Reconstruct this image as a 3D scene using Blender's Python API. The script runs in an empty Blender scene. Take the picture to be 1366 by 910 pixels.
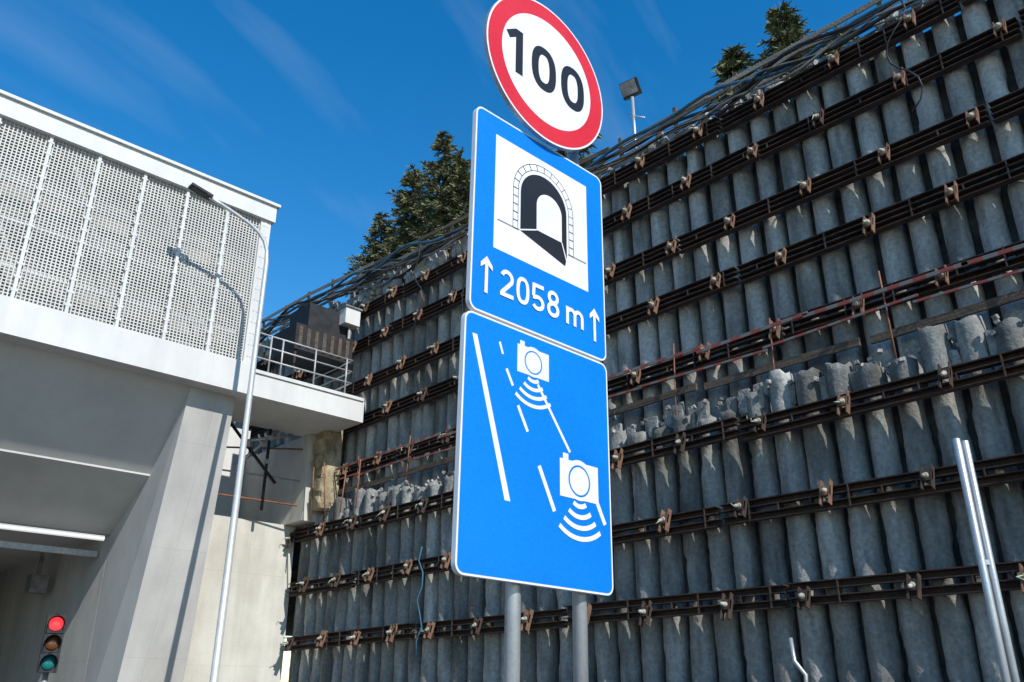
import bpy, math, random, bmesh
from mathutils import Vector, Matrix, noise
random.seed(7)
scene=bpy.context.scene
EYE=1.6
W=14.0
B=21.36
rad=math.radians

# ---------------------------------------------------------------- materials
def new_mat(name):
    m=bpy.data.materials.new(name); m.use_nodes=True
    nt=m.node_tree; b=nt.nodes['Principled BSDF']
    return m,nt,b
def nd(nt,t,**kw):
    n=nt.nodes.new(t)
    for k,v in kw.items(): setattr(n,k,v)
    return n
def rgba(c,a=1): return (c[0],c[1],c[2],a)
def surf(name,c1,c2,rough=.85,metal=0,scale=2.0,stretch=(1,1,1),bump=.15,bscale=25,dirt=None,dirt_amt=.5,tone=False,lines=None,spec=.3,fine=0.12,streak=0):
    m,nt,b=new_mat(name)
    tc=nd(nt,'ShaderNodeTexCoord')
    mp=nd(nt,'ShaderNodeMapping'); mp.inputs['Scale'].default_value=stretch
    nt.links.new(tc.outputs['Object'],mp.inputs['Vector'])
    n1=nd(nt,'ShaderNodeTexNoise'); n1.inputs['Scale'].default_value=scale; n1.inputs['Detail'].default_value=3; n1.inputs['Roughness'].default_value=.65
    nt.links.new(mp.outputs[0],n1.inputs['Vector'])
    r1=nd(nt,'ShaderNodeValToRGB'); r1.color_ramp.elements[0].position=.32; r1.color_ramp.elements[1].position=.68
    r1.color_ramp.elements[0].color=rgba(c1); r1.color_ramp.elements[1].color=rgba(c2)
    nt.links.new(n1.outputs['Fac'],r1.inputs['Fac'])
    col=r1.outputs['Color']
    if dirt:
        n2=nd(nt,'ShaderNodeTexNoise'); n2.inputs['Scale'].default_value=scale*.55; n2.inputs['Detail'].default_value=3; n2.inputs['Roughness'].default_value=.7
        mp2=nd(nt,'ShaderNodeMapping'); mp2.inputs['Location'].default_value=(7.3,2.1,4.4); mp2.inputs['Scale'].default_value=(stretch[0]*1.3,stretch[1]*1.3,stretch[2]*.55)
        nt.links.new(tc.outputs['Object'],mp2.inputs['Vector']); nt.links.new(mp2.outputs[0],n2.inputs['Vector'])
        r2=nd(nt,'ShaderNodeValToRGB'); r2.color_ramp.elements[0].position=.48; r2.color_ramp.elements[1].position=.64
        r2.color_ramp.elements[0].color=(0,0,0,1); r2.color_ramp.elements[1].color=(dirt_amt,)*3+(1,)
        nt.links.new(n2.outputs['Fac'],r2.inputs['Fac'])
        mx=nd(nt,'ShaderNodeMixRGB'); mx.inputs['Color2'].default_value=rgba(dirt)
        nt.links.new(r2.outputs['Color'],mx.inputs['Fac']); nt.links.new(col,mx.inputs['Color1']); col=mx.outputs['Color']
    if streak:
        n4=nd(nt,'ShaderNodeTexNoise'); n4.inputs['Scale'].default_value=1.0; n4.inputs['Detail'].default_value=3
        mp4=nd(nt,'ShaderNodeMapping'); mp4.inputs['Scale'].default_value=(2.6,2.6,.16)
        nt.links.new(tc.outputs['Object'],mp4.inputs['Vector']); nt.links.new(mp4.outputs[0],n4.inputs['Vector'])
        mr=nd(nt,'ShaderNodeMapRange'); mr.inputs['From Min'].default_value=.35; mr.inputs['From Max'].default_value=.65
        mr.inputs['To Min'].default_value=1-streak; mr.inputs['To Max'].default_value=1.03
        nt.links.new(n4.outputs['Fac'],mr.inputs['Value'])
        mx=nd(nt,'ShaderNodeMixRGB',blend_type='MULTIPLY'); mx.inputs['Fac'].default_value=1
        nt.links.new(col,mx.inputs['Color1']); nt.links.new(mr.outputs[0],mx.inputs['Color2']); col=mx.outputs['Color']
    nb=None
    if fine or bump:
        nb=nd(nt,'ShaderNodeTexNoise'); nb.inputs['Scale'].default_value=bscale; nb.inputs['Detail'].default_value=2.5; nb.inputs['Roughness'].default_value=.7
        nt.links.new(tc.outputs['Object'],nb.inputs['Vector'])
    if fine:
        mr=nd(nt,'ShaderNodeMapRange'); mr.inputs['From Min'].default_value=.3; mr.inputs['From Max'].default_value=.7
        mr.inputs['To Min'].default_value=1-fine*2; mr.inputs['To Max'].default_value=1+fine*.8
        nt.links.new(nb.outputs['Fac'],mr.inputs['Value'])
        mx=nd(nt,'ShaderNodeMixRGB',blend_type='MULTIPLY'); mx.inputs['Fac'].default_value=1
        nt.links.new(col,mx.inputs['Color1']); nt.links.new(mr.outputs[0],mx.inputs['Color2']); col=mx.outputs['Color']
    if tone:
        at=nd(nt,'ShaderNodeAttribute'); at.attribute_name='tone'
        mx=nd(nt,'ShaderNodeMixRGB',blend_type='MULTIPLY'); mx.inputs['Fac'].default_value=1
        nt.links.new(col,mx.inputs['Color1']); nt.links.new(at.outputs['Color'],mx.inputs['Color2']); col=mx.outputs['Color']
    if lines:
        br=nd(nt,'ShaderNodeTexBrick'); br.offset=0; br.inputs['Scale'].default_value=1
        br.inputs['Color1'].default_value=(1,1,1,1); br.inputs['Color2'].default_value=(.97,.97,.965,1); br.inputs['Mortar'].default_value=(.84,.83,.81,1)
        br.inputs['Mortar Size'].default_value=.007; br.inputs['Brick Width'].default_value=lines[0]; br.inputs['Row Height'].default_value=lines[1]
        sx=nd(nt,'ShaderNodeSeparateXYZ'); cb=nd(nt,'ShaderNodeCombineXYZ')
        nt.links.new(tc.outputs['Object'],sx.inputs[0]); nt.links.new(sx.outputs['X'],cb.inputs['X']); nt.links.new(sx.outputs['Z'],cb.inputs['Y'])
        nt.links.new(cb.outputs[0],br.inputs['Vector'])
        mx=nd(nt,'ShaderNodeMixRGB',blend_type='MULTIPLY'); mx.inputs['Fac'].default_value=1
        nt.links.new(col,mx.inputs['Color1']); nt.links.new(br.outputs['Color'],mx.inputs['Color2']); col=mx.outputs['Color']
    nt.links.new(col,b.inputs['Base Color'])
    b.inputs['Roughness'].default_value=rough; b.inputs['Metallic'].default_value=metal
    b.inputs['Specular IOR Level'].default_value=spec
    if bump:
        bp=nd(nt,'ShaderNodeBump'); bp.inputs['Strength'].default_value=bump; bp.inputs['Distance'].default_value=.05
        nt.links.new(nb.outputs['Fac'],bp.inputs['Height']); nt.links.new(bp.outputs['Normal'],b.inputs['Normal'])
    return m

M={}
M['pile']=surf('pile_concrete',(.29,.29,.27),(.46,.46,.435),rough=.95,scale=1.9,stretch=(1,1,.45),bump=.45,bscale=13,dirt=(.10,.095,.085),dirt_amt=.7,tone=True,fine=.16,streak=.3)
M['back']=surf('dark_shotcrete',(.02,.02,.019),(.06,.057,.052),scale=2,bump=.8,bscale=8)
M['rubble']=surf('broken_concrete',(.3,.29,.27),(.5,.49,.45),scale=3,bump=.9,bscale=10,dirt=(.14,.12,.1),dirt_amt=.6,tone=True,fine=.2)
M['rust']=surf('rusty_steel',(.04,.027,.022),(.08,.05,.038),rough=.8,scale=4,bump=.25,bscale=30,dirt=(.03,.027,.026),dirt_amt=.7)
M['rust2']=surf('rust_bright_steel',(.12,.07,.045),(.23,.13,.085),rough=.8,scale=5,bump=.25,bscale=30)
M['cream']=surf('anchor_cap',(.33,.32,.26),(.52,.51,.43),rough=.75,scale=6,bump=.1,bscale=30,dirt=(.16,.16,.11),dirt_amt=.6)
M['green']=surf('strand_green',(.35,.5,.3),(.5,.62,.42),rough=.6,scale=6)
M['facade']=surf('white_grey_facade',(.6,.6,.58),(.66,.66,.64),rough=.7,scale=.9,bump=.04,bscale=40,dirt=(.5,.49,.47),dirt_amt=.25,fine=.03,streak=.05)
M['leg']=surf('portal_concrete',(.46,.45,.43),(.55,.54,.515),rough=.85,scale=.8,stretch=(1,1,.6),bump=.06,bscale=30,dirt=(.4,.39,.36),dirt_amt=.4,lines=(2.4,2.7),fine=.04,streak=.06)
M['beige']=surf('beige_concrete',(.54,.525,.465),(.63,.615,.555),rough=.9,scale=.9,bump=.1,bscale=25,dirt=(.42,.40,.34),dirt_amt=.5,lines=(2.5,2.6),fine=.05,streak=.1)
M['soffit']=surf('soffit_concrete',(.5,.495,.48),(.58,.575,.56),rough=.9,scale=.6,bump=.05,bscale=30,dirt=(.44,.43,.41),dirt_amt=.4,fine=.04)
M['grate']=surf('white_grating',(.5,.495,.465),(.6,.595,.56),rough=.6,scale=.7,bump=0,fine=0)
M['gratewall']=surf('grey_backing_wall',(.2,.2,.19),(.32,.31,.29),rough=.9,scale=.5,bump=.05,bscale=20)
M['galv']=surf('galvanized_steel',(.42,.44,.45),(.6,.62,.63),rough=.42,metal=.6,scale=9,stretch=(1,1,.3),bump=.03,bscale=60,fine=.06,spec=.5)
M['rail']=surf('rail_steel',(.38,.39,.39),(.5,.51,.51),rough=.5,metal=.3,scale=8,bump=0)
M['lamppaint']=surf('lamp_grey_paint',(.5,.52,.53),(.6,.62,.62),rough=.45,metal=.3,scale=5,bump=0,fine=.02)
M['dark']=surf('dark_plastic',(.015,.016,.018),(.035,.035,.037),rough=.5,scale=4,bump=.05)
M['wood']=surf('weathered_timber',(.13,.115,.095),(.32,.28,.23),rough=.9,scale=3,stretch=(3,.4,6),bump=.3,bscale=20)
M['wooddark']=surf('old_timber',(.06,.045,.035),(.16,.12,.09),rough=.9,scale=3,stretch=(3,.4,6),bump=.3,bscale=20)
M['hose']=surf('hose_grey',(.12,.12,.12),(.3,.3,.29),rough=.6,scale=2,bump=0)
M['bluehose']=surf('hose_blue',(.03,.1,.16),(.05,.16,.24),rough=.6,scale=2,bump=0)
M['tan']=surf('dirty_insulation',(.32,.26,.16),(.5,.43,.29),rough=.95,scale=2,bump=.6,bscale=10,dirt=(.14,.11,.07),dirt_amt=.7)
M['asphalt']=surf('asphalt',(.08,.08,.08),(.13,.128,.122),rough=.95,scale=1,bump=.4,bscale=60)
M['earth']=surf('gravel_earth',(.26,.24,.2),(.38,.36,.32),rough=1,scale=.8,bump=.8,bscale=14,dirt=(.2,.17,.13),dirt_amt=.7)
M['hill']=surf('hill_soil',(.09,.075,.055),(.2,.17,.13),rough=1,scale=.4,bump=.8,bscale=4,dirt=(.05,.07,.03),dirt_amt=.7)
M['paint']=surf('road_paint',(.7,.7,.68),(.8,.8,.78),rough=.7,scale=5,bump=.1)
M['signwhite']=surf('sign_white',(.68,.69,.71),(.75,.76,.78),rough=.4,scale=3,bump=0,fine=.012,spec=.4)
M['black']=surf('sign_black',(.012,.014,.02),(.018,.02,.027),rough=.45,scale=3,bump=0,fine=0)
M['alu']=surf('sign_back_aluminium',(.4,.41,.42),(.5,.51,.52),rough=.5,metal=.6,scale=3,bump=0)
M['bark']=surf('bark',(.06,.045,.03),(.13,.1,.07),scale=6,bump=.6,bscale=20)
def sign_mat(name,c,c2):
    m,nt,b=new_mat(name)
    tc=nd(nt,'ShaderNodeTexCoord')
    n=nd(nt,'ShaderNodeTexNoise'); n.inputs['Scale'].default_value=1.6; n.inputs['Detail'].default_value=5
    nt.links.new(tc.outputs['Object'],n.inputs['Vector'])
    v=nd(nt,'ShaderNodeTexVoronoi'); v.inputs['Scale'].default_value=70
    nt.links.new(tc.outputs['Object'],v.inputs['Vector'])
    r=nd(nt,'ShaderNodeValToRGB'); r.color_ramp.elements[0].position=.35; r.color_ramp.elements[1].position=.7
    r.color_ramp.elements[0].color=rgba(c); r.color_ramp.elements[1].color=rgba(c2)
    nt.links.new(n.outputs['Fac'],r.inputs['Fac'])
    mr=nd(nt,'ShaderNodeMapRange'); mr.inputs['From Max'].default_value=.8; mr.inputs['To Min'].default_value=1.05; mr.inputs['To Max'].default_value=.88
    nt.links.new(v.outputs['Distance'],mr.inputs['Value'])
    mx=nd(nt,'ShaderNodeMixRGB',blend_type='MULTIPLY'); mx.inputs['Fac'].default_value=1
    nt.links.new(r.outputs['Color'],mx.inputs['Color1']); nt.links.new(mr.outputs[0],mx.inputs['Color2'])
    nt.links.new(mx.outputs[0],b.inputs['Base Color']); b.inputs['Roughness'].default_value=.38
    b.inputs['Specular IOR Level'].default_value=.4
    return m
M['blue']=sign_mat('sign_blue',(.0,.185,.68),(.0,.215,.76))
M['red']=sign_mat('sign_red',(.62,.018,.03),(.7,.03,.04))
def simple(name,c,rough=.5,emit=None,es=1):
    m,nt,b=new_mat(name); b.inputs['Base Color'].default_value=rgba(c); b.inputs['Roughness'].default_value=rough
    if emit: b.inputs['Emission Color'].default_value=rgba(emit); b.inputs['Emission Strength'].default_value=es
    return m
M['redlamp']=simple('red_signal_lens',(.7,.03,.04),.2,(1,.05,.06),1.1)
M['amberlens']=simple('amber_lens_off',(.14,.05,.02),.15)
M['greenlens']=simple('green_lens_off',(.01,.16,.16),.15)
M['tube']=simple('tube_light',(.85,.85,.85),.3,(1,1,1),.55)
m,nt,b=new_mat('spruce_needles'); tc=nd(nt,'ShaderNodeTexCoord'); n=nd(nt,'ShaderNodeTexNoise'); n.inputs['Scale'].default_value=1.3
nt.links.new(tc.outputs['Object'],n.inputs['Vector']); r=nd(nt,'ShaderNodeValToRGB'); r.color_ramp.elements[0].position=.35; r.color_ramp.elements[1].position=.65
r.color_ramp.elements[0].color=(.06,.08,.035,1); r.color_ramp.elements[1].color=(.2,.205,.09,1); nt.links.new(n.outputs['Fac'],r.inputs['Fac']); nt.links.new(r.outputs[0],b.inputs['Base Color']); b.inputs['Roughness'].default_value=.8
M['needle']=m
m,nt,b=new_mat('red_white_barrier'); tc=nd(nt,'ShaderNodeTexCoord'); sx=nd(nt,'ShaderNodeSeparateXYZ'); nt.links.new(tc.outputs['Object'],sx.inputs[0])
mt=nd(nt,'ShaderNodeMath',operation='MULTIPLY'); mt.inputs[1].default_value=2.2; nt.links.new(sx.outputs['Y'],mt.inputs[0])
fr=nd(nt,'ShaderNodeMath',operation='FRACT'); nt.links.new(mt.outputs[0],fr.inputs[0]); gt=nd(nt,'ShaderNodeMath',operation='GREATER_THAN'); gt.inputs[1].default_value=.5; nt.links.new(fr.outputs[0],gt.inputs[0])
mx=nd(nt,'ShaderNodeMixRGB'); mx.inputs['Color1'].default_value=(.26,.055,.035,1); mx.inputs['Color2'].default_value=(.17,.15,.135,1); nt.links.new(gt.outputs[0],mx.inputs['Fac']); nt.links.new(mx.outputs[0],b.inputs['Base Color'])
M['stripe']=m
M['orange']=surf('orange_rebar',(.22,.09,.05),(.32,.14,.08),scale=5,bump=.1)

# ---------------------------------------------------------------- mesh builder
class MB:
    def __init__(s): s.v=[]; s.f=[]; s.m=[]; s.t=[]; s.mats=[]; s.smooth=[]
    def mi(s,mat):
        if mat not in s.mats: s.mats.append(mat)
        return s.mats.index(mat)
    def add(s,vs,fs,mat,smooth=False,tone=1.0):
        o=len(s.v); s.v+= [tuple(p) for p in vs]; s.t+=(tone if isinstance(tone,list) else [tone]*len(vs)); k=s.mi(mat)
        for f in fs: s.f.append([i+o for i in f]); s.m.append(k); s.smooth.append(smooth)
    def box(s,c,size,mat,rot=None,tone=1.0,taper=1.0):
        hx,hy,hz=size[0]/2,size[1]/2,size[2]/2
        vs=[]
        for z in(-hz,hz):
            k=taper if z>0 else 1
            for x,y in((-hx,-hy),(hx,-hy),(hx,hy),(-hx,hy)): vs.append(Vector((x*k,y*k,z)))
        if rot is not None: vs=[rot@p for p in vs]
        c=Vector(c); vs=[p+c for p in vs]
        s.add(vs,[(0,3,2,1),(4,5,6,7),(0,1,5,4),(1,2,6,5),(2,3,7,6),(3,0,4,7)],mat,tone=tone)
    def mm(s,a,b,mat,**k):
        s.box([(a[i]+b[i])/2 for i in range(3)],[abs(b[i]-a[i]) for i in range(3)],mat,**k)
    def tube(s,path,r,mat,seg=8,cap=True):
        path=[Vector(p) for p in path]; n=len(path); vs=[];fs=[]
        prev=None
        for i,p in enumerate(path):
            d=(path[min(i+1,n-1)]-path[max(i-1,0)]).normalized()
            if prev is None: a=d.orthogonal().normalized()
            else: a=(prev-d*prev.dot(d)).normalized()
            prev=a; b_=d.cross(a); rr=r[i] if isinstance(r,(list,tuple)) else r
            for k in range(seg):
                t=2*math.pi*k/seg; vs.append(p+a*math.cos(t)*rr+b_*math.sin(t)*rr)
        for i in range(n-1):
            for k in range(seg):
                k2=(k+1)%seg; fs.append((i*seg+k,i*seg+k2,(i+1)*seg+k2,(i+1)*seg+k))
        if cap:
            fs.append(tuple(range(seg))[::-1]); fs.append(tuple((n-1)*seg+k for k in range(seg)))
        s.add(vs,fs,mat,smooth=True)
    def build(s,name,parent=None):
        me=bpy.data.meshes.new(name); me.from_pydata(s.v,[],s.f)
        for mt in s.mats: me.materials.append(M[mt])
        me.polygons.foreach_set('material_index',s.m); me.polygons.foreach_set('use_smooth',s.smooth)
        ca=me.color_attributes.new('tone','FLOAT_COLOR','POINT')
        buf=[]
        for t in s.t: buf+=[t,t,t,1]
        ca.data.foreach_set('color',buf)
        me.update(); ob=bpy.data.objects.new(name,me); scene.collection.objects.link(ob)
        if parent: ob.parent=parent
        return ob
def empty(name):
    e=bpy.data.objects.new(name,None); scene.collection.objects.link(e); return e
def rel(z): return z+EYE

# ---------------------------------------------------------------- ground / road / terrain
g=MB(); g.add([(-500,-500,0),(500,-500,0),(500,500,0),(-500,500,0)],[(0,1,2,3)],'earth'); g.build('ground')
g=MB(); g.mm((-9.5,-60,-.05),(8.2,60,.006),'asphalt'); g.build('road')
g=MB()
for x in(-9.0,1.4): g.mm((x,-60,.006),(x+.15,34,.011),'paint')
for i in range(-14,8): g.mm((-3.9,i*4,.006),(-3.75,i*4+2,.011),'paint')
g.build('road_marking')
def hf(name,xs,ys,fn,mat):
    g=MB(); vs=[(x,y,fn(x,y)) for y in ys for x in xs]; n=len(xs)
    fs=[(j*n+i,j*n+i+1,(j+1)*n+i+1,(j+1)*n+i) for j in range(len(ys)-1) for i in range(n-1)]
    g.add(vs,fs,mat,smooth=True); g.build(name)
def topz(y): return rel(.868*W)+ max(0,min(1,(y-12)/14))*.9
hf('hillside',[15.2,15.8,17,19,22,26,32,45,80,200],[i*4-60 for i in range(66)],
   lambda x,y: (topz(y)-.15 if x<15.5 else topz(y)+.2+min(1,(x-15)/30)*2.2+noise.noise(Vector((x*.2,y*.2,0)))*.5*min(1,(x-15)/3)),'hill')
hf('hill_over_tunnel',[-200,-80,-40,-20,-10,0,8,15.3],[35,38,45,60,90,140,204],
   lambda x,y: 0 if y<36 else min(14.0,8+(y-38)*.3),'hill')

# ---------------------------------------------------------------- retaining wall
wall=empty('retaining_wall')
XU=W+.55
def UZ(q): return rel(q*W*1.03)
low=[.0,.117,.232,.34]; up=[.475,.58,.667,.765,.848]
LZ=[rel(q*W) for q in low]; UZs=[UZ(q-.012) for q in up]
def pile(g,y,zb,zt,x0,r,sd,amp,tone,levels,seg_amp,spall):
    n=11; hs=max(2,int((zt-zb)/.13)); vs=[];fs=[];tn=[]
    rnd=random.Random(int(sd*1000))
    segs=[(rnd.uniform(-seg_amp,seg_amp),rnd.uniform(-seg_amp,seg_amp)*.6,rnd.uniform(.94,1.04),rnd.uniform(.8,1.18)) for _ in range(len(levels)+2)]
    for j in range(hs+1):
        z=zb+(zt-zb)*j/hs
        k_=sum(1 for l in levels if z>l); ox,oy,rs,tt=segs[k_]
        for k in range(n):
            a=rad(-115+230*k/(n-1))
            p=Vector((sd*3.7,a*r*1.4,z*.8))
            nz=noise.noise(p*1.3)*.4+.5*noise.noise(p*5)+.5*noise.noise(p*11)
            br=noise.noise(Vector((sd*1.3,a*.5,z*.9))+Vector((9,9,9)))
            sp_=br>spall
            d=amp*nz - (.03 if sp_ else 0) + (.035*noise.noise(p*7) if sp_ else 0)
            rr=(r+d)*rs
            zz=z
            if j==hs: zz+=amp*5*noise.noise(Vector((sd,a*2,3)))
            vs.append((x0+ox-math.cos(a)*rr*1.1, y+oy+math.sin(a)*rr, zz))
            tn.append(tone*tt*(1.15 if sp_ else 1))
    for j in range(hs):
        for k in range(n-1): fs.append((j*n+k,(j+1)*n+k,(j+1)*n+k+1,j*n+k+1))
    vs.append((x0,y,zt-.05)); tn.append(tone); c=len(vs)-1
    for k in range(n-1): fs.append((hs*n+k,c,hs*n+k+1))
    g.add(vs,fs,'pile',smooth=True,tone=tn)
sp=.57
g=MB(); y=-9.0;i=0
while y<24.5:
    tn=random.uniform(.62,.98); ztop=rel(.398*W)+random.uniform(-.35,.3)
    pile(g,y,-.2,ztop,W+.28,.246*random.uniform(.95,1.04),i*1.7+.3,.026,tn,LZ,.025,.26)
    y+=sp*random.uniform(.96,1.04); i+=1
g.build('lower_piles',wall)
g=MB(); y=-9.0
while y<46:
    tn=random.uniform(.92,1.25)
    pile(g,y,rel(.36*W),UZ(.845)+random.uniform(-.1,.35)+max(0,min(1,(y-12)/14))*.35,XU+.3,.232*random.uniform(.95,1.05),i*1.3+.7,.010,tn,UZs,.035,.5)
    y+=sp*random.uniform(.97,1.03); i+=1
g.build('upper_piles',wall)
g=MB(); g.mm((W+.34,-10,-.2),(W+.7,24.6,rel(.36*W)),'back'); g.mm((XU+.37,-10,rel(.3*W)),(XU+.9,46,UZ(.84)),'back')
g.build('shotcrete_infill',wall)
_ico=bmesh.new(); bmesh.ops.create_icosphere(_ico,subdivisions=2,radius=1); IV=[v.co.copy() for v in _ico.verts]; IF=[[v.index for v in f.verts] for f in _ico.faces]; _ico.free()
def chunk(g,c,s,mat,ra=.5):
    o=Vector((random.random()*50,random.random()*50,random.random()*50)); vs=[]
    rot=Matrix.Rotation(random.uniform(-ra,ra),3,'X')@Matrix.Rotation(random.uniform(-ra,ra),3,'Y')@Matrix.Rotation(random.uniform(-ra,ra),3,'Z')
    for p in IV:
        q=Vector([math.copysign(abs(t)**.25,t) for t in p])
        q=q*(1+.2*noise.noise(p*1.1+o)+.2*noise.noise(p*2.9+o))
        vs.append(rot@Vector((q.x*s[0],q.y*s[1],q.z*s[2]))*.8+Vector(c))
    g.add(vs,IF,mat,tone=random.uniform(.7,1.1))
g=MB(); y=-9
while y<24.4:
    z=rel(.38*W)
    if random.random()<.7: chunk(g,(W+.16+random.uniform(-.03,.1),y,z+random.uniform(-.25,.12)),(.05,random.uniform(.1,.17),random.uniform(.25,.42)),'rubble' if random.random()<.6 else 'pile',ra=.07)
    for q in range(3): chunk(g,(W+random.uniform(.0,.5),y+random.uniform(-.2,.2),z+random.uniform(.0,.36)),(.045,.055,.05),'rubble')
    y+=.32
y=-9
while y<46:
    k=max(0,min(1,(y-12)/14))
    for q in range(3): chunk(g,(XU+random.uniform(.0,.5),y+random.uniform(-.2,.2),UZ(.858)+k*.6+random.uniform(-.15,.3)),(.09,.12,random.uniform(.08,.24)),'rubble')
    if y>13:
        for q in range(2): chunk(g,(XU+.1,y+random.uniform(-.2,.2),UZ(.875)+random.uniform(-.1,.5)*k),(.1,.16,.28),'tan' if random.random()<.3 else 'rubble',ra=.25)
    y+=.4
g.build('broken_concrete_edge',wall)
def waler(g,x,z,y0,y1):
    y=y0
    while y<y1:
        L=min(random.choice([5.2,6.0,6.6]),y1-y); dz=random.uniform(-.07,.07); t=random.uniform(-.011,.011); dx=random.uniform(-.03,.03)
        R=Matrix.Rotation(t,3,'X')
        for s in(-.12,.12):
            c=Vector((x+dx,y+L/2,z+dz+s))
            g.box(c+Vector((.08,0,0)),(.03,L-.06,.13),'rust',rot=R)
            g.box(c+Vector((.0,0,.06)),(.14,L-.06,.018),'rust',rot=R)
            g.box(c+Vector((.0,0,-.06)),(.14,L-.06,.018),'rust',rot=R)
        yy=y+.3
        while yy<y+L-.2:
            g.box((x+dx-.015,yy,z+dz),(.13,.022,.38 if random.random()<.35 else .12),'rust',rot=R); yy+=random.uniform(.5,1.1)
        y+=L
def anchors(g,x,z,y0,y1,step,ph):
    y=y0+ph
    while y<y1:
        yy=y+random.uniform(-.1,.1); zz=z+random.uniform(-.05,.05)
        R=Matrix.Rotation(rad(20),3,'Y')
        m='rust2' if random.random()<.6 else 'rust'
        hh=random.uniform(.36,.48)
        g.box((x-.1,yy-.08,zz),(.11,.02,hh),m,rot=R); g.box((x-.1,yy+.08,zz),(.11,.02,hh),m,rot=R)
        g.box((x-.12,yy,zz+.03),(.04,.18,.18),m,rot=R)
        rr=random.random()
        d=Vector((-1,random.uniform(-.3,.3),random.uniform(-.55,.1))).normalized()
        p=Vector((x-.14,yy,zz+.03))
        s=random.uniform(.6,1.1)
        g.tube([p,p+d*.03,p+d*.03,p+d*.11*s,p+d*.14*s],[.05,.05,.036,.033,.02],'cream',seg=8)
        if rr<.4:
            q=p+d*.12
            g.tube([q,q+Vector((-.07,random.uniform(-.08,.08),-.02)),q+Vector((-.11,random.uniform(-.1,.1),random.uniform(-.16,.05)))],.010,'green' if random.random()<.45 else 'cream',seg=5)
        y+=step
for n_,z in enumerate(LZ):
    g=MB(); waler(g,W-.14,z,-9.5,24.4); anchors(g,W-.2,z,-9,24.3,1.65,.55*((n_*2)%3)+.3); g.build('waler_%d'%n_,wall)
for n_,z in enumerate(UZs):
    g=MB(); waler(g,XU-.12,z,-9.5,45); anchors(g,XU-.18,z,-9,45,1.65,.6*((n_*2)%3)+.1); g.build('upper_waler_%d'%n_,wall)
g=MB(); g.mm((W+.34,-9.5,rel(.36*W)),(XU+.4,24.5,rel(.365*W)),'rubble')
g.build('ledge',wall)
bar=empty('safety_barrier'); g=MB()
y=-8.5
while y<24:
    h=random.uniform(1.35,1.75); x=W+.12
    g.tube([(x,y,rel(.37*W)),(x+random.uniform(-.06,.1),y+random.uniform(-.12,.12),rel(.37*W)+h+.3)],.015,'orange',seg=6); y+=2.3
g.build('posts',bar); g=MB()
for zz,th in((.478,.07),(.45,.045)):
    y=-8.5
    while y<24:
        L=random.uniform(2.2,3.2); g.box((W+.08,y+L/2,rel(zz*W)+random.uniform(-.07,.07)),(.03,L,th),'stripe',rot=Matrix.Rotation(random.uniform(-.03,.03),3,'X')); y+=L-.1
g.build('boards',bar); g=MB()
for zz,th in ((.43,.15),):
    y=-8
    while y<24:
        g.box((W+.3,y+1.6,rel(zz*W)+random.uniform(-.06,.06)),(.05,3.3,th),'wooddark',rot=Matrix.Rotation(random.uniform(-.02,.02),3,'X')); y+=3.5
g.build('planks',bar)
cf=empty('crest_fence'); g=MB()
def ctz(y): return UZ(.85)+max(0,min(1,(y-12)/14))*1.0
y=-9
while y<44:
    g.box((XU+.25,y,ctz(y)+.6),(.07,.09,1.3),'wooddark',rot=Matrix.Rotation(random.uniform(-.06,.06),3,'X')); y+=1.7
for hz,th,xx in((1.12,.12,.2),(.82,.1,.2),(.55,.13,.21),(.33,.1,.2)):
    y=-9
    while y<44:
        L=random.uniform(3,4.4); ya,yb=y,y+L
        za,zb=ctz(ya)+hz+random.uniform(-.1,.1),ctz(yb)+hz+random.uniform(-.1,.1)
        g.box((XU+xx+random.uniform(-.02,.02),(ya+yb)/2,(za+zb)/2),(.035,L,th),random.choice(['wood','wooddark']),rot=Matrix.Rotation(math.atan2(zb-za,L),3,'X')); y+=L-.15
g.build('boards',cf)
g=MB()
for k in range(8):
    r_=random.choice([.015,.02,.03,.045]); ph=random.random()*9; hh=random.uniform(.05,.8); mt=['hose','dark','dark','bluehose','hose','rust','dark','hose'][k]
    pts=[]
    y=-9
    while y<42:
        pts.append((XU-.02-.03*k+.1*math.sin(y*.6+ph),y,ctz(y)+hh+.2*math.sin(y*.9+ph)*math.cos(y*.31+ph*2)+.1*math.sin(y*2.1+ph*3))); y+=.4
    g.tube(pts,r_,mt,seg=6)
# cables dropping from the crest
for yy,dz_ in((16.6,5.5),(18.9,3.2),(4.2,2.5)):
    g.tube([(XU-.42+.05*math.sin(t*1.3),yy+.25*math.sin(t*.7+yy),ctz(yy)+.2-dz_*t/12) for t in range(13)],.018,'dark',seg=6)
g.build('hoses',cf)
g=MB()
pts=[(W-.5,17.4+.12*math.sin(t*1.9),rel(.26*W)-t*.32) for t in range(9)]
g.tube(pts,.02,'bluehose',seg=6); g.build('hanging_hose')
g=MB()
g.tube([(W-.6,7.35,rel(.0*W)),(W-.62,7.3,rel(.03*W)),(W-.65,7.45,rel(.045*W)),(W-.6,7.5,rel(.07*W))],.035,'galv',seg=7)
g.tube([(W-.6,7.35,rel(.015*W)),(W-.75,6.95,rel(.015*W)),(W-.7,6.8,rel(.005*W))],.035,'galv',seg=7)
g.build('bent_drain_pipe')

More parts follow.
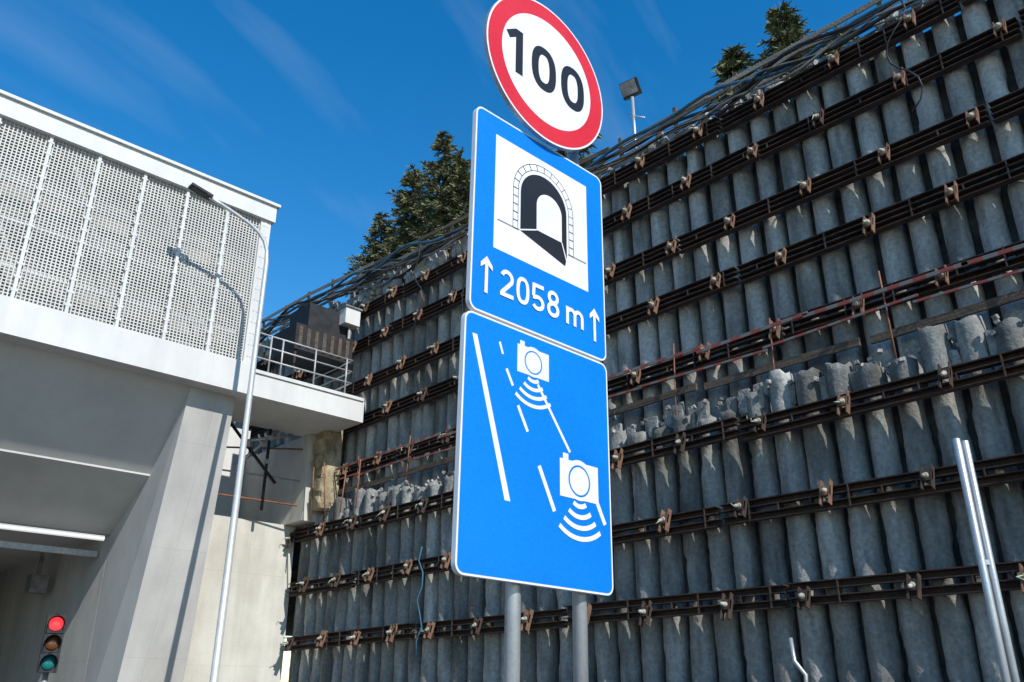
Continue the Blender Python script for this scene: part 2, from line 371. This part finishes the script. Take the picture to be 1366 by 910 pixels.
# ---------------------------------------------------------------- tunnel portal building
tb=empty('tunnel_portal_building')
XL=-14.0; XR=.483*B
zT=rel(.652*B); zB=rel(.370*B)
g=MB()
g.mm((XL,B+.9,zB+.35),(XR-.5,B+6,zT-.5),'gratewall')
g.mm((XR-.32,B-.02,zB+.9),(XR,B+6,zT-.52),'facade')
g.mm((XL,B-.12,zT-.52),(XR+.08,B+6.1,zT),'facade')
g.mm((XL,B-.2,zT+.003),(XR+.16,B+6.2,zT+.09),'facade')
g.mm((XL,B-.06,zB),(XR+.02,B+.95,zB+.9),'facade')
g.mm((XL,B+.953,zB+.02),(XR+.0,B+6,zB+.345),'soffit')
g.build('upper_box',tb)
g=MB(); z0=zB+.9; z1=zT-.52; x=XR-.34
while x>XL:
    g.mm((x-.015,B+.05,z0),(x+.015,B+.065,z1),'grate'); x-=.095
z=z0+.05
while z<z1:
    g.mm((XL,B+.068,z-.014),(XR-.34,B+.083,z+.014),'grate'); z+=.085
g.build('grating',tb)
g=MB(); x=.475*B
while x>XL:
    g.mm((x-.04,B-.03,z0),(x+.04,B+.045,z1),'facade')
    z=z0+.2
    while z<z1: g.mm((x-.075,B-.034,z),(x+.075,B+.0455,z+.05),'facade'); z+=.35
    x-=.0567*B
g.build('grating_posts',tb)
g=MB()
for z in(z0+.9,z0+2.1,z0+3.2): g.mm((XL,B+.35,z),(XR-.4,B+.5,z+.14),'rail')
x=XR-1
while x>XL:
    a=Vector((x,B+.42,z0)); b_=Vector((x-2.2,B+.42,z1)); g.tube([a,b_],.07,'facade',seg=6); x-=2.42  # diagonal light bands between shadows behind the grating, modelled as pale tubes
g.build('inner_rails_light_bands',tb)
def leg(sgn,cx):
    g=MB()
    def mx_(x): return x if sgn>0 else 2*cx-x
    f=[(.413*B,1.02*B,zB),(.474*B,1.02*B,zB),(.512*B,1.155*B,0),(.4246*B,1.155*B,0)]
    bk=[(.413*B,1.30*B,zB),(.474*B,1.30*B,zB),(.512*B,1.30*B,0),(.4246*B,1.30*B,0)]
    q1=(.42*B,1.23*B,rel(.212*B)); q2=(.42*B,1.23*B,0)
    vs=[(mx_(p[0]),p[1],p[2]) for p in f+bk]
    g.add(vs,[(0,1,2,3),(1,5,6,2)],'leg')
    vs=[(mx_(p[0]),p[1],p[2]) for p in (f[0],f[3],q2,q1)]
    g.add(vs,[(0,1,2,3)],'soffit')
    g.build('portal_leg',tb)
cx=-.6
leg(1,cx); leg(-1,cx)
xr=.42*B; xl=2*cx-xr
g=MB()
ymid=1.115*B; zmid=rel(.272*B)
g.add([(2*cx-.413*B,1.02*B,zB),(.413*B,1.02*B,zB),(.4165*B,ymid,zmid+.05),(2*cx-.4165*B,ymid,zmid+.05)],[(0,3,2,1)],'soffit')
g.add([(2*cx-.4165*B,ymid+.0,zmid-.0),(.4165*B,ymid+.0,zmid-.0),(xr,1.23*B,rel(.212*B)),(xl,1.23*B,rel(.212*B))],[(0,3,2,1)],'soffit')
g.add([(2*cx-.4165*B,ymid,zmid+.05),(.4165*B,ymid,zmid+.05),(.4165*B,ymid,zmid),(2*cx-.4165*B,ymid,zmid)],[(0,3,2,1)],'soffit')
g.add([(XL,B+.9,zB-.003),(XR,B+.9,zB-.003),(XR,B+6,zB-.003),(XL,B+6,zB-.003)],[(0,3,2,1)],'soffit')
g.build('portal_soffit',tb)
g=MB()
g.mm((xr,1.231*B,0),(xr+.5,60,rel(.23*B)),'leg'); g.mm((xl-.5,1.231*B,0),(xl,60,rel(.23*B)),'leg')
g.mm((xl-.5,1.231*B,rel(.212*B)),(xr+.5,60,rel(.25*B)),'soffit'); g.mm((xl-.5,60,0),(xr+.5,60.4,rel(.25*B)),'dark')
g.mm((xl,1.26*B,rel(.185*B)),(xr-.05,1.26*B+.1,rel(.193*B)),'rail')
g.build('tunnel_lining',tb)
g=MB()
g.tube([(xl+1,1.205*B,rel(.202*B)),(xr-.35,1.205*B,rel(.202*B))],.075,'tube',seg=10)
g.build('tube_light',tb)
g=MB()
g.mm((xr-.75,1.42*B,rel(.150*B)),(xr-.25,1.42*B+.5,rel(.150*B)+.55),'hose'); g.mm((xr-.55,1.42*B+.2,rel(.150*B)+.55),(xr-.45,1.42*B+.3,rel(.212*B)),'hose')
g.tube([(xl,1.3*B,rel(.197*B)),(xr,1.3*B,rel(.197*B))],.03,'orange',seg=6)
g.build('tunnel_fan_box',tb)
g=MB()
g.mm((.47*B,1.15*B,0),(W-.02,1.15*B+.5,rel(.37*W)),'beige')
g.build('wing_wall',tb)
g=MB()
g.mm((XR+.02,B+.0,rel(.371*B)),(W+.1,B+2.6,rel(.402*B)),'facade')
g.mm((XR+.02,B-.05,rel(.402*B)+.003),(W+.05,B+.12,rel(.402*B)+.1),'facade')
g.build('deck',tb)
g=MB()
g.mm((XR-.6,1.30*B,rel(.2*B)),(W-.36,1.30*B+.3,rel(.42*B)),'facade')
g.mm((XR-.7,1.155*B,rel(.2*B)),(XR-.25,1.30*B,zB-.01),'facade')
g.mm((W-.45,1.10*B,rel(.37*W)+.005),(W+.2,1.30*B+.3,rel(.371*B)-.01),'beige')
g.build('recess',tb)
g=MB(); hz=rel(.402*B)+.1
for x in(XR+.5,11.2,12.3,13.4): g.tube([(x,B+.05,hz),(x,B+.05,hz+1.15)],.028,'rail',seg=6)
for h in(.4,.78,1.15): g.tube([(XR+.1,B+.05,hz+h),(13.6,B+.05,hz+h)],.025,'rail',seg=6)
for h in(.4,.78,1.15): g.tube([(13.6,B+.05,hz+h),(13.6,B+2.4,hz+h)],.025,'rail',seg=6)
g.build('deck_railing',tb)
sc=empty('scaffold_props'); g=MB()
zz=rel(.37*W); yp=1.12*B
for a,b_,mt in(((10.6,yp,zz+3.1),(12.6,yp-.3,zz+1.0),'dark'),((11.4,yp,zz+1.4),(12.9,yp,zz+3.0),'galv'),((12.4,yp,zz+.2),(12.4,yp,zz+3.2),'dark'),((11.6,yp,zz+2.2),(13.2,yp,zz+2.7),'galv')):
    g.tube([a,b_],.05,mt,seg=7)
    m_=(Vector(a)+Vector(b_))/2; g.box(m_,(.14,.14,.14),'galv')
g.build('props',sc); g=MB()
for h,s in((.5,.05),(1.25,.0),(2.1,-.35)): g.tube([(9.6,1.14*B,zz+h+s),(W-.5,1.14*B-.6,zz+h-s*.5)],.028,'orange' if h!=1.25 else 'rail',seg=6)
for k in range(4): g.tube([(W-.5,20.5+k*.8,zz-.1),(W-.5+random.uniform(-.2,.1),20.5+k*.8,zz+1.0+random.random())],.02,'orange',seg=6)
g.build('rails',sc)
g=MB()
zc=rel(.405*W)
while zc<rel(.585*W):
    chunk(g,(W-.05+random.uniform(-.04,.04),1.08*B+random.uniform(-.05,.05),zc),(.3,.36,.26),'tan',ra=.15); zc+=.26
g.mm((W-.2,1.065*B,rel(.405*W)),(W+.3,1.10*B,rel(.60*W)),'tan'); g.build('insulated_column')
gc=empty('generator_cabinet'); g=MB()
za=rel(9.9)
g.mm((W-2.2,B+.5,za),(W-.15,B+2.0,za+.85),'dark'); g.mm((W-1.7,B+.7,za+.85),(W-.2,B+1.9,za+1.75),'dark')
for k in range(7): g.mm((W-2.1+k*.28,B+.47,za+.1),(W-1.98+k*.28,B+.497,za+.75),'wooddark')
for x in(W-2.1,W-.3):
    for yy in(B+.6,B+1.9): g.tube([(x,yy,rel(.402*B)),(x,yy,za)],.04,'rust',seg=6)
g.build('cabinet',gc)
g=MB(); g.mm((W-.6,B+.35,rel(11.2)),(W-.05,B+.75,rel(11.75)),'facade'); g.mm((W-.64,B+.3,rel(11.753)),(W-.01,B+.8,rel(11.81)),'hose'); g.tube([(W-.3,B+.55,rel(9.9)),(W-.3,B+.55,rel(11.2))],.04,'rail'); g.build('junction_box')

# ---------------------------------------------------------------- street lamp
yl=.93*B
lamp=empty('street_lamp'); g=MB(); X0=.4836*yl
zt=rel(.565*yl)
path=[(X0,yl,0),(X0,yl,1.2),(X0,yl,1.21),(X0,yl,zt*.5),(X0,yl,zt)]; rr=[.11,.11,.095,.085,.062]
for a,b_ in((.03,.35),(.14,.62),(.34,.82),(.62,.97),(1.05,1.1),(1.5,1.22),(1.85,1.3)): path.append((X0-a,yl,zt+b_)); rr.append(.05)
g.tube(path,rr,'lamppaint',seg=14); g.mm((X0-.2,yl-.2,0),(X0+.2,yl+.2,.03),'galv')
g.build('pole',lamp)
g=MB(); R=Matrix.Rotation(rad(12),3,'Y')
g.box((X0-2.1,yl,zt+1.36),(.62,.26,.07),'dark',rot=R); g.box((X0-2.16,yl,zt+1.325),(.42,.2,.03),'dark',rot=R); g.box((X0-1.9,yl,zt+1.37),(.2,.18,.12),'lamppaint',rot=R,taper=.7)
g.build('luminaire',lamp)

# ---------------------------------------------------------------- floodlight on crest
fl=empty('floodlight'); g=MB(); fy=11.1; fx=15.0
g.tube([(fx,fy,rel(12.2)),(fx,fy,rel(14.75))],.045,'galv',seg=8); g.tube([(fx,fy-.35,rel(13.9)),(fx,fy+.2,rel(14.3))],.02,'galv',seg=6)
g.build('post',fl); g=MB(); R=Matrix.Rotation(rad(-25),3,'Y')@Matrix.Rotation(rad(20),3,'Z')
g.box((fx-.05,fy,rel(15.0)),(.14,.5,.44),'dark',rot=R); g.box((fx-.13,fy,rel(15.0)-.02),(.02,.42,.36),'hose',rot=R)
for k in range(6): g.box((fx+.05,fy-.2+.08*k,rel(15.03)),(.1,.015,.38),'dark',rot=R)
g.build('head',fl)

# ---------------------------------------------------------------- traffic light
tl=empty('traffic_light'); g=MB(); tx,ty,tz=5.0,16.5,EYE+.94
Rz=Matrix.Rotation(rad(-14),3,'Z')
def P(x,y,z): return Rz@Vector((x,y,0))+Vector((tx,ty,z))
g.tube([P(0,.1,0),P(0,.1,tz-.45)],.05,'galv',seg=10); g.tube([P(0,.1,tz-.46),P(0,.1,tz+.5)],.03,'dark')
for k in range(3):
    g.box(P(0,0,tz+.31-.31*k),(.3,.2,.295),'dark',rot=Rz)
g.box(P(0,.0,0.06),(.7,.7,.12),'hose',rot=Rz)
g.build('housing',tl)
for k,mn in enumerate(('redlamp','amberlens','greenlens')):
    g=MB(); z=tz+.31-.31*k; c=P(0,-.105,z); n=12
    g.tube([c,P(0,-.125,z),P(0,-.135,z)],[.112,.105,.04],mn,seg=20)
    vs=[];fs=[]
    for j,dy in enumerate((-.1,-.27)):
        for q in range(n+1):
            a=rad(-25+230*q/n); vs.append(P(.13*math.cos(a),dy,z+.13*math.sin(a)))
    for q in range(n): fs.append((q,q+1,n+2+q,n+1+q))
    g.add(vs,fs,'dark',smooth=True)
    g.build(('red','amber','green')[k]+'_lamp',tl)

# ---------------------------------------------------------------- bare twin post at right
g=MB()
for k,(px,py) in enumerate(((5.80,1.90),(5.856,1.870))):
    g.tube([(px,py,0),(px,py,rel(1.58)-.01*k),(px,py,rel(1.585)-.01*k)],[.024,.024,.02],'galv',seg=14)
for h in(.4,1.4,2.4): g.box((5.828,1.885,h),(.08,.03,.03),'galv',rot=Matrix.Rotation(rad(-28),3,'Z'))
g.build('twin_post')

# ---------------------------------------------------------------- traffic signs
O=Vector((3.06,3.0,EYE)); RT=Matrix.Rotation(rad(.7),3,'Y')@Matrix.Rotation(rad(.5),3,'X')
EPS=.00012
class Sign(MB):
    def __init__(s,u0,v0,d0): super().__init__(); s.u0=u0; s.v0=v0; s.d=d0
    def w(s,u,v,d): return O+RT@Vector((s.u0+u,-d,s.v0+v))
    def poly(s,pts,mat):
        s.d+=EPS; s.add([s.w(u,v,s.d) for u,v in pts],[tuple(range(len(pts)))],mat)
    def plate(s,pts,mat_front,mat_side,th):
        n=len(pts); f=[s.w(u,v,s.d) for u,v in pts]; b=[s.w(u,v,s.d-th) for u,v in pts]
        s.add(f,[tuple(range(n))],mat_front); s.add(b,[tuple(range(n))[::-1]],'alu')
        s.add(f+b,[(i,i+n,(i+1)%n+n,(i+1)%n) for i in range(n)],mat_side)
        s.d+=.0004
    def stroke(s,pts,w,mat,closed=False):
        s.d+=EPS; n=len(pts); vs=[];fs=[]; P_=[Vector(p) for p in pts]
        for i in range(n):
            if closed: a,b=P_[i-1],P_[(i+1)%n]
            else: a,b=P_[max(i-1,0)],P_[min(i+1,n-1)]
            d1=(P_[i]-a); d2=(b-P_[i])
            if d1.length<1e-9: d1=d2
            if d2.length<1e-9: d2=d1
            d1.normalize(); d2.normalize(); t=(d1+d2).normalized(); nn=Vector((-t.y,t.x))
            k=1/max(.5,nn.dot(Vector((-d1.y,d1.x))))
            for sg in(-1,1): q=P_[i]+nn*sg*w/2*k; vs.append(s.w(q.x,q.y,s.d))
        m_=n if closed else n-1
        for i in range(m_): j=(i+1)%n; fs.append((2*i,2*j,2*j+1,2*i+1))
        s.add(vs,fs,mat)
    def disc(s,c,r,mat,n=64): s.poly([(c[0]+r*math.cos(2*math.pi*i/n),c[1]+r*math.sin(2*math.pi*i/n)) for i in range(n)],mat)
def rrect(u0,v0,u1,v1,r,n=6):
    pts=[]
    for cx_,cy,a0 in((u1-r,v0+r,-90),(u1-r,v1-r,0),(u0+r,v1-r,90),(u0+r,v0+r,180)):
        for i in range(n+1): a=rad(a0+90*i/n); pts.append((cx_+r*math.cos(a),cy+r*math.sin(a)))
    return pts
def arc(cx_,cy,rx,ry,a0,a1,n=16): return [(cx_+rx*math.cos(rad(a0+(a1-a0)*i/n)),cy+ry*math.sin(rad(a0+(a1-a0)*i/n))) for i in range(n+1)]
def sup(cx_,cy,a,b,e=2.5,n=48):
    o=[]
    for i in range(n):
        t=2*math.pi*i/n; c,s_=math.cos(t),math.sin(t)
        o.append((cx_+a*math.copysign(abs(c)**(2/e),c),cy+b*math.copysign(abs(s_)**(2/e),s_)))
    return o
def digit(S,ch,u,v,w,h,t,mat):
    x0,x1=u+t/2,u+w-t/2; y0,y1=v+t/2,v+h-t/2; cx_=u+w/2
    if ch=='0': S.stroke(sup(cx_,v+h/2,(w-t)/2,(h-t)/2),t,mat,True)
    elif ch=='1':
        S.stroke([(cx_+t*.3,v),(cx_+t*.3,v+h)],t,mat); S.stroke([(cx_+t*.1,v+h-t*.35),(cx_-w*.36,v+h*.76)],t*.9,mat)
    elif ch=='2':
        r=(w-t)/2; S.stroke(arc(cx_,y1-r,r,r,165,-38,18)+[(x0+.01*w,y0+t*.35)],t,mat); S.stroke([(u,y0),(u+w,y0)],t,mat)
    elif ch=='5':
        r=(h*.58-t)/2; S.stroke([(u+w*.94,y1),(u+w*.13,y1)],t,mat); S.stroke([(x0+w*.04,y1+t*.4),(x0,v+h*.5)],t,mat)
        S.stroke([(x0-t*.2,v+h*.46)]+arc(cx_-w*.03,y0+r,(w-t)/2+.02*w,r,125,-150,22),t,mat)
    elif ch=='8':
        S.stroke(sup(cx_,v+h*.275+t*.1,(w-t)/2,h*.275-t*.4,2.1,36),t,mat,True); S.stroke(sup(cx_,v+h*.75-t*.1,(w-t)/2*.88,h*.25-t*.4,2.1,36),t,mat,True)
    elif ch=='m':
        S.stroke([(x0,v),(x0,v+h)],t,mat); r=(w-t)/4
        for k in(0,1):
            c=x0+r+2*r*k; S.stroke([(c-r,v+h-t/2-r*1.1)]+arc(c,v+h-t/2-r,r,r,160,0,12)+[(c+r,v)],t,mat)
S=Sign(0.0,1.203*3.0,.045); S.plate([(.515*math.cos(2*math.pi*i/96),.515*math.sin(2*math.pi*i/96)) for i in range(96)],'signwhite','alu',.028)
S.disc((0,0),.503,'red',96); S.disc((0,0),.392,'signwhite',96)
for ch,cu in(('1',-.265),('0',-.035),('0',.225)): digit(S,ch,cu-.11,-.165,.215,.33,.06,'black')
S.build('speed_limit_sign')
PW=1.06; S=Sign(-PW/2,.612*3,.0); PH=1.262
S.plate(rrect(0,0,PW,PH,.05),'signwhite','signwhite',.03); S.poly(rrect(.010,.010,PW-.010,PH-.010,.042),'blue')
a0,a1,b0,b1=.152,.912,.405,1.135; S.poly([(a0,b0),(a1,b0),(a1,b1),(a0,b1)],'signwhite')
def q(u,v): return (a0+(a1-a0)*u,b0+(b1-b0)*v)
def archpts(u0,u1,vb,vt,n=20):
    r=(u1-u0)/2; return [q(u0,vb)]+[q(*p) for p in arc((u0+u1)/2,vt-r,r,r,180,0,n)]+[q(u1,vb)]
S.poly([q(.26,.25)]+archpts(.26,.76,.25,.85)[1:-1]+[q(.76,.22),q(.74,.13)],'black')
S.poly(archpts(.43,.705,.33,.70),'signwhite')
S.stroke([q(.25,.255),q(.43,.33)],.008,'signwhite'); S.stroke([q(.705,.33),q(.775,.13)],.008,'signwhite')
S.stroke(archpts(.235,.785,.25,.885),.004,'black'); S.stroke(archpts(.185,.835,.25,.94),.004,'black')
for i in range(13):
    a=rad(180*i/12); c=(.51,.61); S.stroke([q(c[0]+.275*math.cos(a),c[1]+.275*math.sin(a)),q(c[0]+.325*math.cos(a),c[1]+.328*math.sin(a))],.004,'black')
for i in range(5):
    v=.25+.36*i/5
    S.stroke([q(.185,v),q(.235,v)],.004,'black'); S.stroke([q(.785,v),q(.835,v)],.004,'black')
S.stroke([q(.03,.25),q(.25,.25)],.004,'black'); S.stroke([q(.77,.25),q(.98,.25)],.004,'black')
u=.205
for ch in '2058': digit(S,ch,u,.14,.098,.162,.024,'signwhite'); u+=.118
digit(S,'m',.712,.14,.148,.108,.024,'signwhite')
for ua,v0_,v1_ in((.105,.115,.33),(.955,.10,.31)):
    S.stroke([(ua,v0_),(ua,v1_-.045)],.022,'signwhite'); S.poly([(ua-.042,v1_-.076),(ua,v1_-.042),(ua+.042,v1_-.076),(ua+.042,v1_-.048),(ua,v1_),(ua-.042,v1_-.048)],'signwhite')
S.build('tunnel_length_sign')
PW=1.085; S=Sign(-PW/2-.012,.1745*3,.0); PH=1.298
S.plate(rrect(0,0,PW,PH,.05),'signwhite','signwhite',.03); S.poly(rrect(.010,.010,PW-.010,PH-.010,.042),'blue')
def L(u,v): return (u*PW,v*PH)
S.poly([L(.048,.91),L(.27,.29),L(.305,.29),L(.078,.91)],'signwhite')
for a,b_,t in((L(.22,.915),L(.242,.868),.014),(L(.267,.812),L(.31,.75),.017),(L(.345,.675),L(.41,.58),.019),(L(.487,.455),L(.59,.29),.025),(L(.88,.385),L(.95,.28),.027)):
    S.stroke([a,b_],t,'signwhite')
def camera_symbol(cu,cv,w,h,ww):
    S.poly([(cu-w/2,cv-h/2),(cu+w/2,cv-h/2),(cu+w/2,cv+h/2),(cu-w/2,cv+h/2)],'signwhite')
    S.poly([(cu-w*.42,cv+h/2-.003),(cu-w*.28,cv+h/2-.003),(cu-w*.28,cv+h/2+h*.16),(cu-w*.42,cv+h/2+h*.16)],'signwhite')
    S.disc((cu,cv+h*.02),h*.545,'signwhite',40)
    S.stroke(sup(cu,cv+h*.0,h*.40,h*.40,2,40),h*.055,'blue',True)
    for k in range(4):
        r=ww*(.32+.24*k)
        S.stroke(arc(cu+.0*w,cv-h*.5+ww*.16,r,r*.95,-128,-52,12),ww*.10,'signwhite')
camera_symbol(.445*PW,.878*PH,.235,.155,.20)
S.stroke([L(.475,.79),L(.70,.545)],.018,'signwhite')
camera_symbol(.765*PW,.435*PH,.30,.20,.245)
S.build('average_speed_camera_sign')
for px,zt_,in_ in((2.945,3.0,0),(3.42,3.95,1)):
    g=MB(); top=O+RT@Vector((px-3.06,.085,zt_-.0)); bot=O+RT@Vector((px-3.06,.085,-EYE))
    g.tube([bot,top],.038,'galv',seg=24)
    for h in(.45,.9,1.5,2.2,2.8): g.box(O+RT@Vector((px-3.06,.05,h+.3)),(.13,.045,.05),'galv')
    g.build('sign_post')

# ---------------------------------------------------------------- trees
def spruce(x,y,zb,H,R,sd):
    rnd=random.Random(sd); g=MB()
    g.tube([(x,y,zb-.5),(x+.1,y,zb+H*.5),(x,y+.05,zb+H)],[.22,.12,.02],'bark',seg=7)
    z=.2
    while z<.99:
        L_=R*((1-z)**.72)*rnd.uniform(.65,1.15)+.14
        nb=rnd.randint(5,8)
        for k in range(nb):
            a=rnd.uniform(0,2*math.pi); l=L_*rnd.uniform(.5,1.2); dr=rnd.uniform(.1,.4)
            n=max(3,int(l/.15)); d=Vector((math.cos(a),math.sin(a),0)); sd_=Vector((-d.y,d.x,0))
            base=Vector((x,y,zb+H*z))
            end=base+d*l+Vector((0,0,-dr*l+.1))
            g.tube([base,end],[.03,.008],'bark',seg=3,cap=False)
            vs=[];fs=[]
            for i in range(1,n+1):
                t=i/n; p=base+d*l*t+Vector((0,0,-dr*l*t*t+.05+.12*t*t*l))
                for s_ in(-1,1,0,-.5,.5):
                    ln=(.16+.3*(1-t*.6))*rnd.uniform(.5,1.25)
                    dirv=(d*.8+sd_*s_*rnd.uniform(.5,1.1)+Vector((0,0,rnd.uniform(-.8,.3)))).normalized()
                    wv=Vector((rnd.uniform(-1,1),rnd.uniform(-1,1),rnd.uniform(-1,1))).normalized()*.055
                    o=len(vs); vs+=[p-wv,p+wv,p+dirv*ln+wv*.4,p+dirv*ln-wv*.4]; fs.append((o,o+1,o+2,o+3))
            g.add(vs,fs,'needle')
        z+=rnd.uniform(.013,.023)
    g.build('spruce_tree')
for i,(x,y,zb,H,R) in enumerate([(24,30.4,15.5,14.6,3.6),(24.2,33.3,15.5,14.1,3.6),(24.5,36.6,15.5,12.6,3.4),(24,28.9,15.5,12.6,3.2),(26.5,34.9,15.5,13.4,3.2),
    (24,10.8,15,10.2,2.6),(24,12.9,15,9.6,2.8),(24.5,21.5,15.5,14.8,2.0),(25,9.3,15,8.8,2.4),(28,40,16,12,2.4),(27,14.5,15,9,2.0)]):
    spruce(x,y,zb,H,R,100+i)

# ---------------------------------------------------------------- light, sky, camera
sd=Vector((.17,1,-.8)).normalized()
s=bpy.data.lights.new('sun','SUN'); s.energy=5.0; s.angle=rad(.5); s.color=(1,.955,.885)
so=bpy.data.objects.new('sun',s); scene.collection.objects.link(so); so.rotation_euler=sd.to_track_quat('-Z','Y').to_euler(); so.location=(0,-20,40)
w=bpy.data.worlds.new('World'); scene.world=w; w.use_nodes=True; nt=w.node_tree; bg=nt.nodes['Background']
sky=nd(nt,'ShaderNodeTexSky'); sky.sky_type='NISHITA'; sky.sun_disc=False; sky.sun_elevation=math.asin(-sd.z); sky.sun_rotation=math.atan2(-sd.x,-sd.y); sky.air_density=1.25; sky.dust_density=.05; sky.ozone_density=3.5
hs=nd(nt,'ShaderNodeHueSaturation'); hs.inputs['Saturation'].default_value=1.4; hs.inputs['Value'].default_value=1.2; nt.links.new(sky.outputs[0],hs.inputs['Color'])
tc=nd(nt,'ShaderNodeTexCoord'); mp=nd(nt,'ShaderNodeMapping'); mp.inputs['Rotation'].default_value=(.5,.3,.9); mp.inputs['Scale'].default_value=(.8,9,3)
nt.links.new(tc.outputs['Generated'],mp.inputs['Vector']); n=nd(nt,'ShaderNodeTexNoise'); n.inputs['Scale'].default_value=1.4; n.inputs['Detail'].default_value=5
nt.links.new(mp.outputs[0],n.inputs['Vector']); r=nd(nt,'ShaderNodeMapRange'); r.inputs['From Min'].default_value=.57; r.inputs['From Max'].default_value=.8; r.inputs['To Max'].default_value=.11
nt.links.new(n.outputs['Fac'],r.inputs['Value']); mx=nd(nt,'ShaderNodeMixRGB'); mx.inputs['Color2'].default_value=(5,6,7,1)
nt.links.new(r.outputs[0],mx.inputs['Fac']); nt.links.new(hs.outputs[0],mx.inputs['Color1']); nt.links.new(mx.outputs[0],bg.inputs['Color']); bg.inputs['Strength'].default_value=.15
cam=bpy.data.cameras.new('camera'); co=bpy.data.objects.new('camera',cam); scene.collection.objects.link(co); scene.camera=co
cam.lens=30.2; cam.sensor_width=36; cam.clip_end=2000; cam.clip_start=.05
co.location=(0,0,EYE); co.rotation_euler=(rad(112.9),0,rad(-43.7))
scene.view_settings.view_transform='Standard'; scene.view_settings.look='None'; scene.view_settings.exposure=0
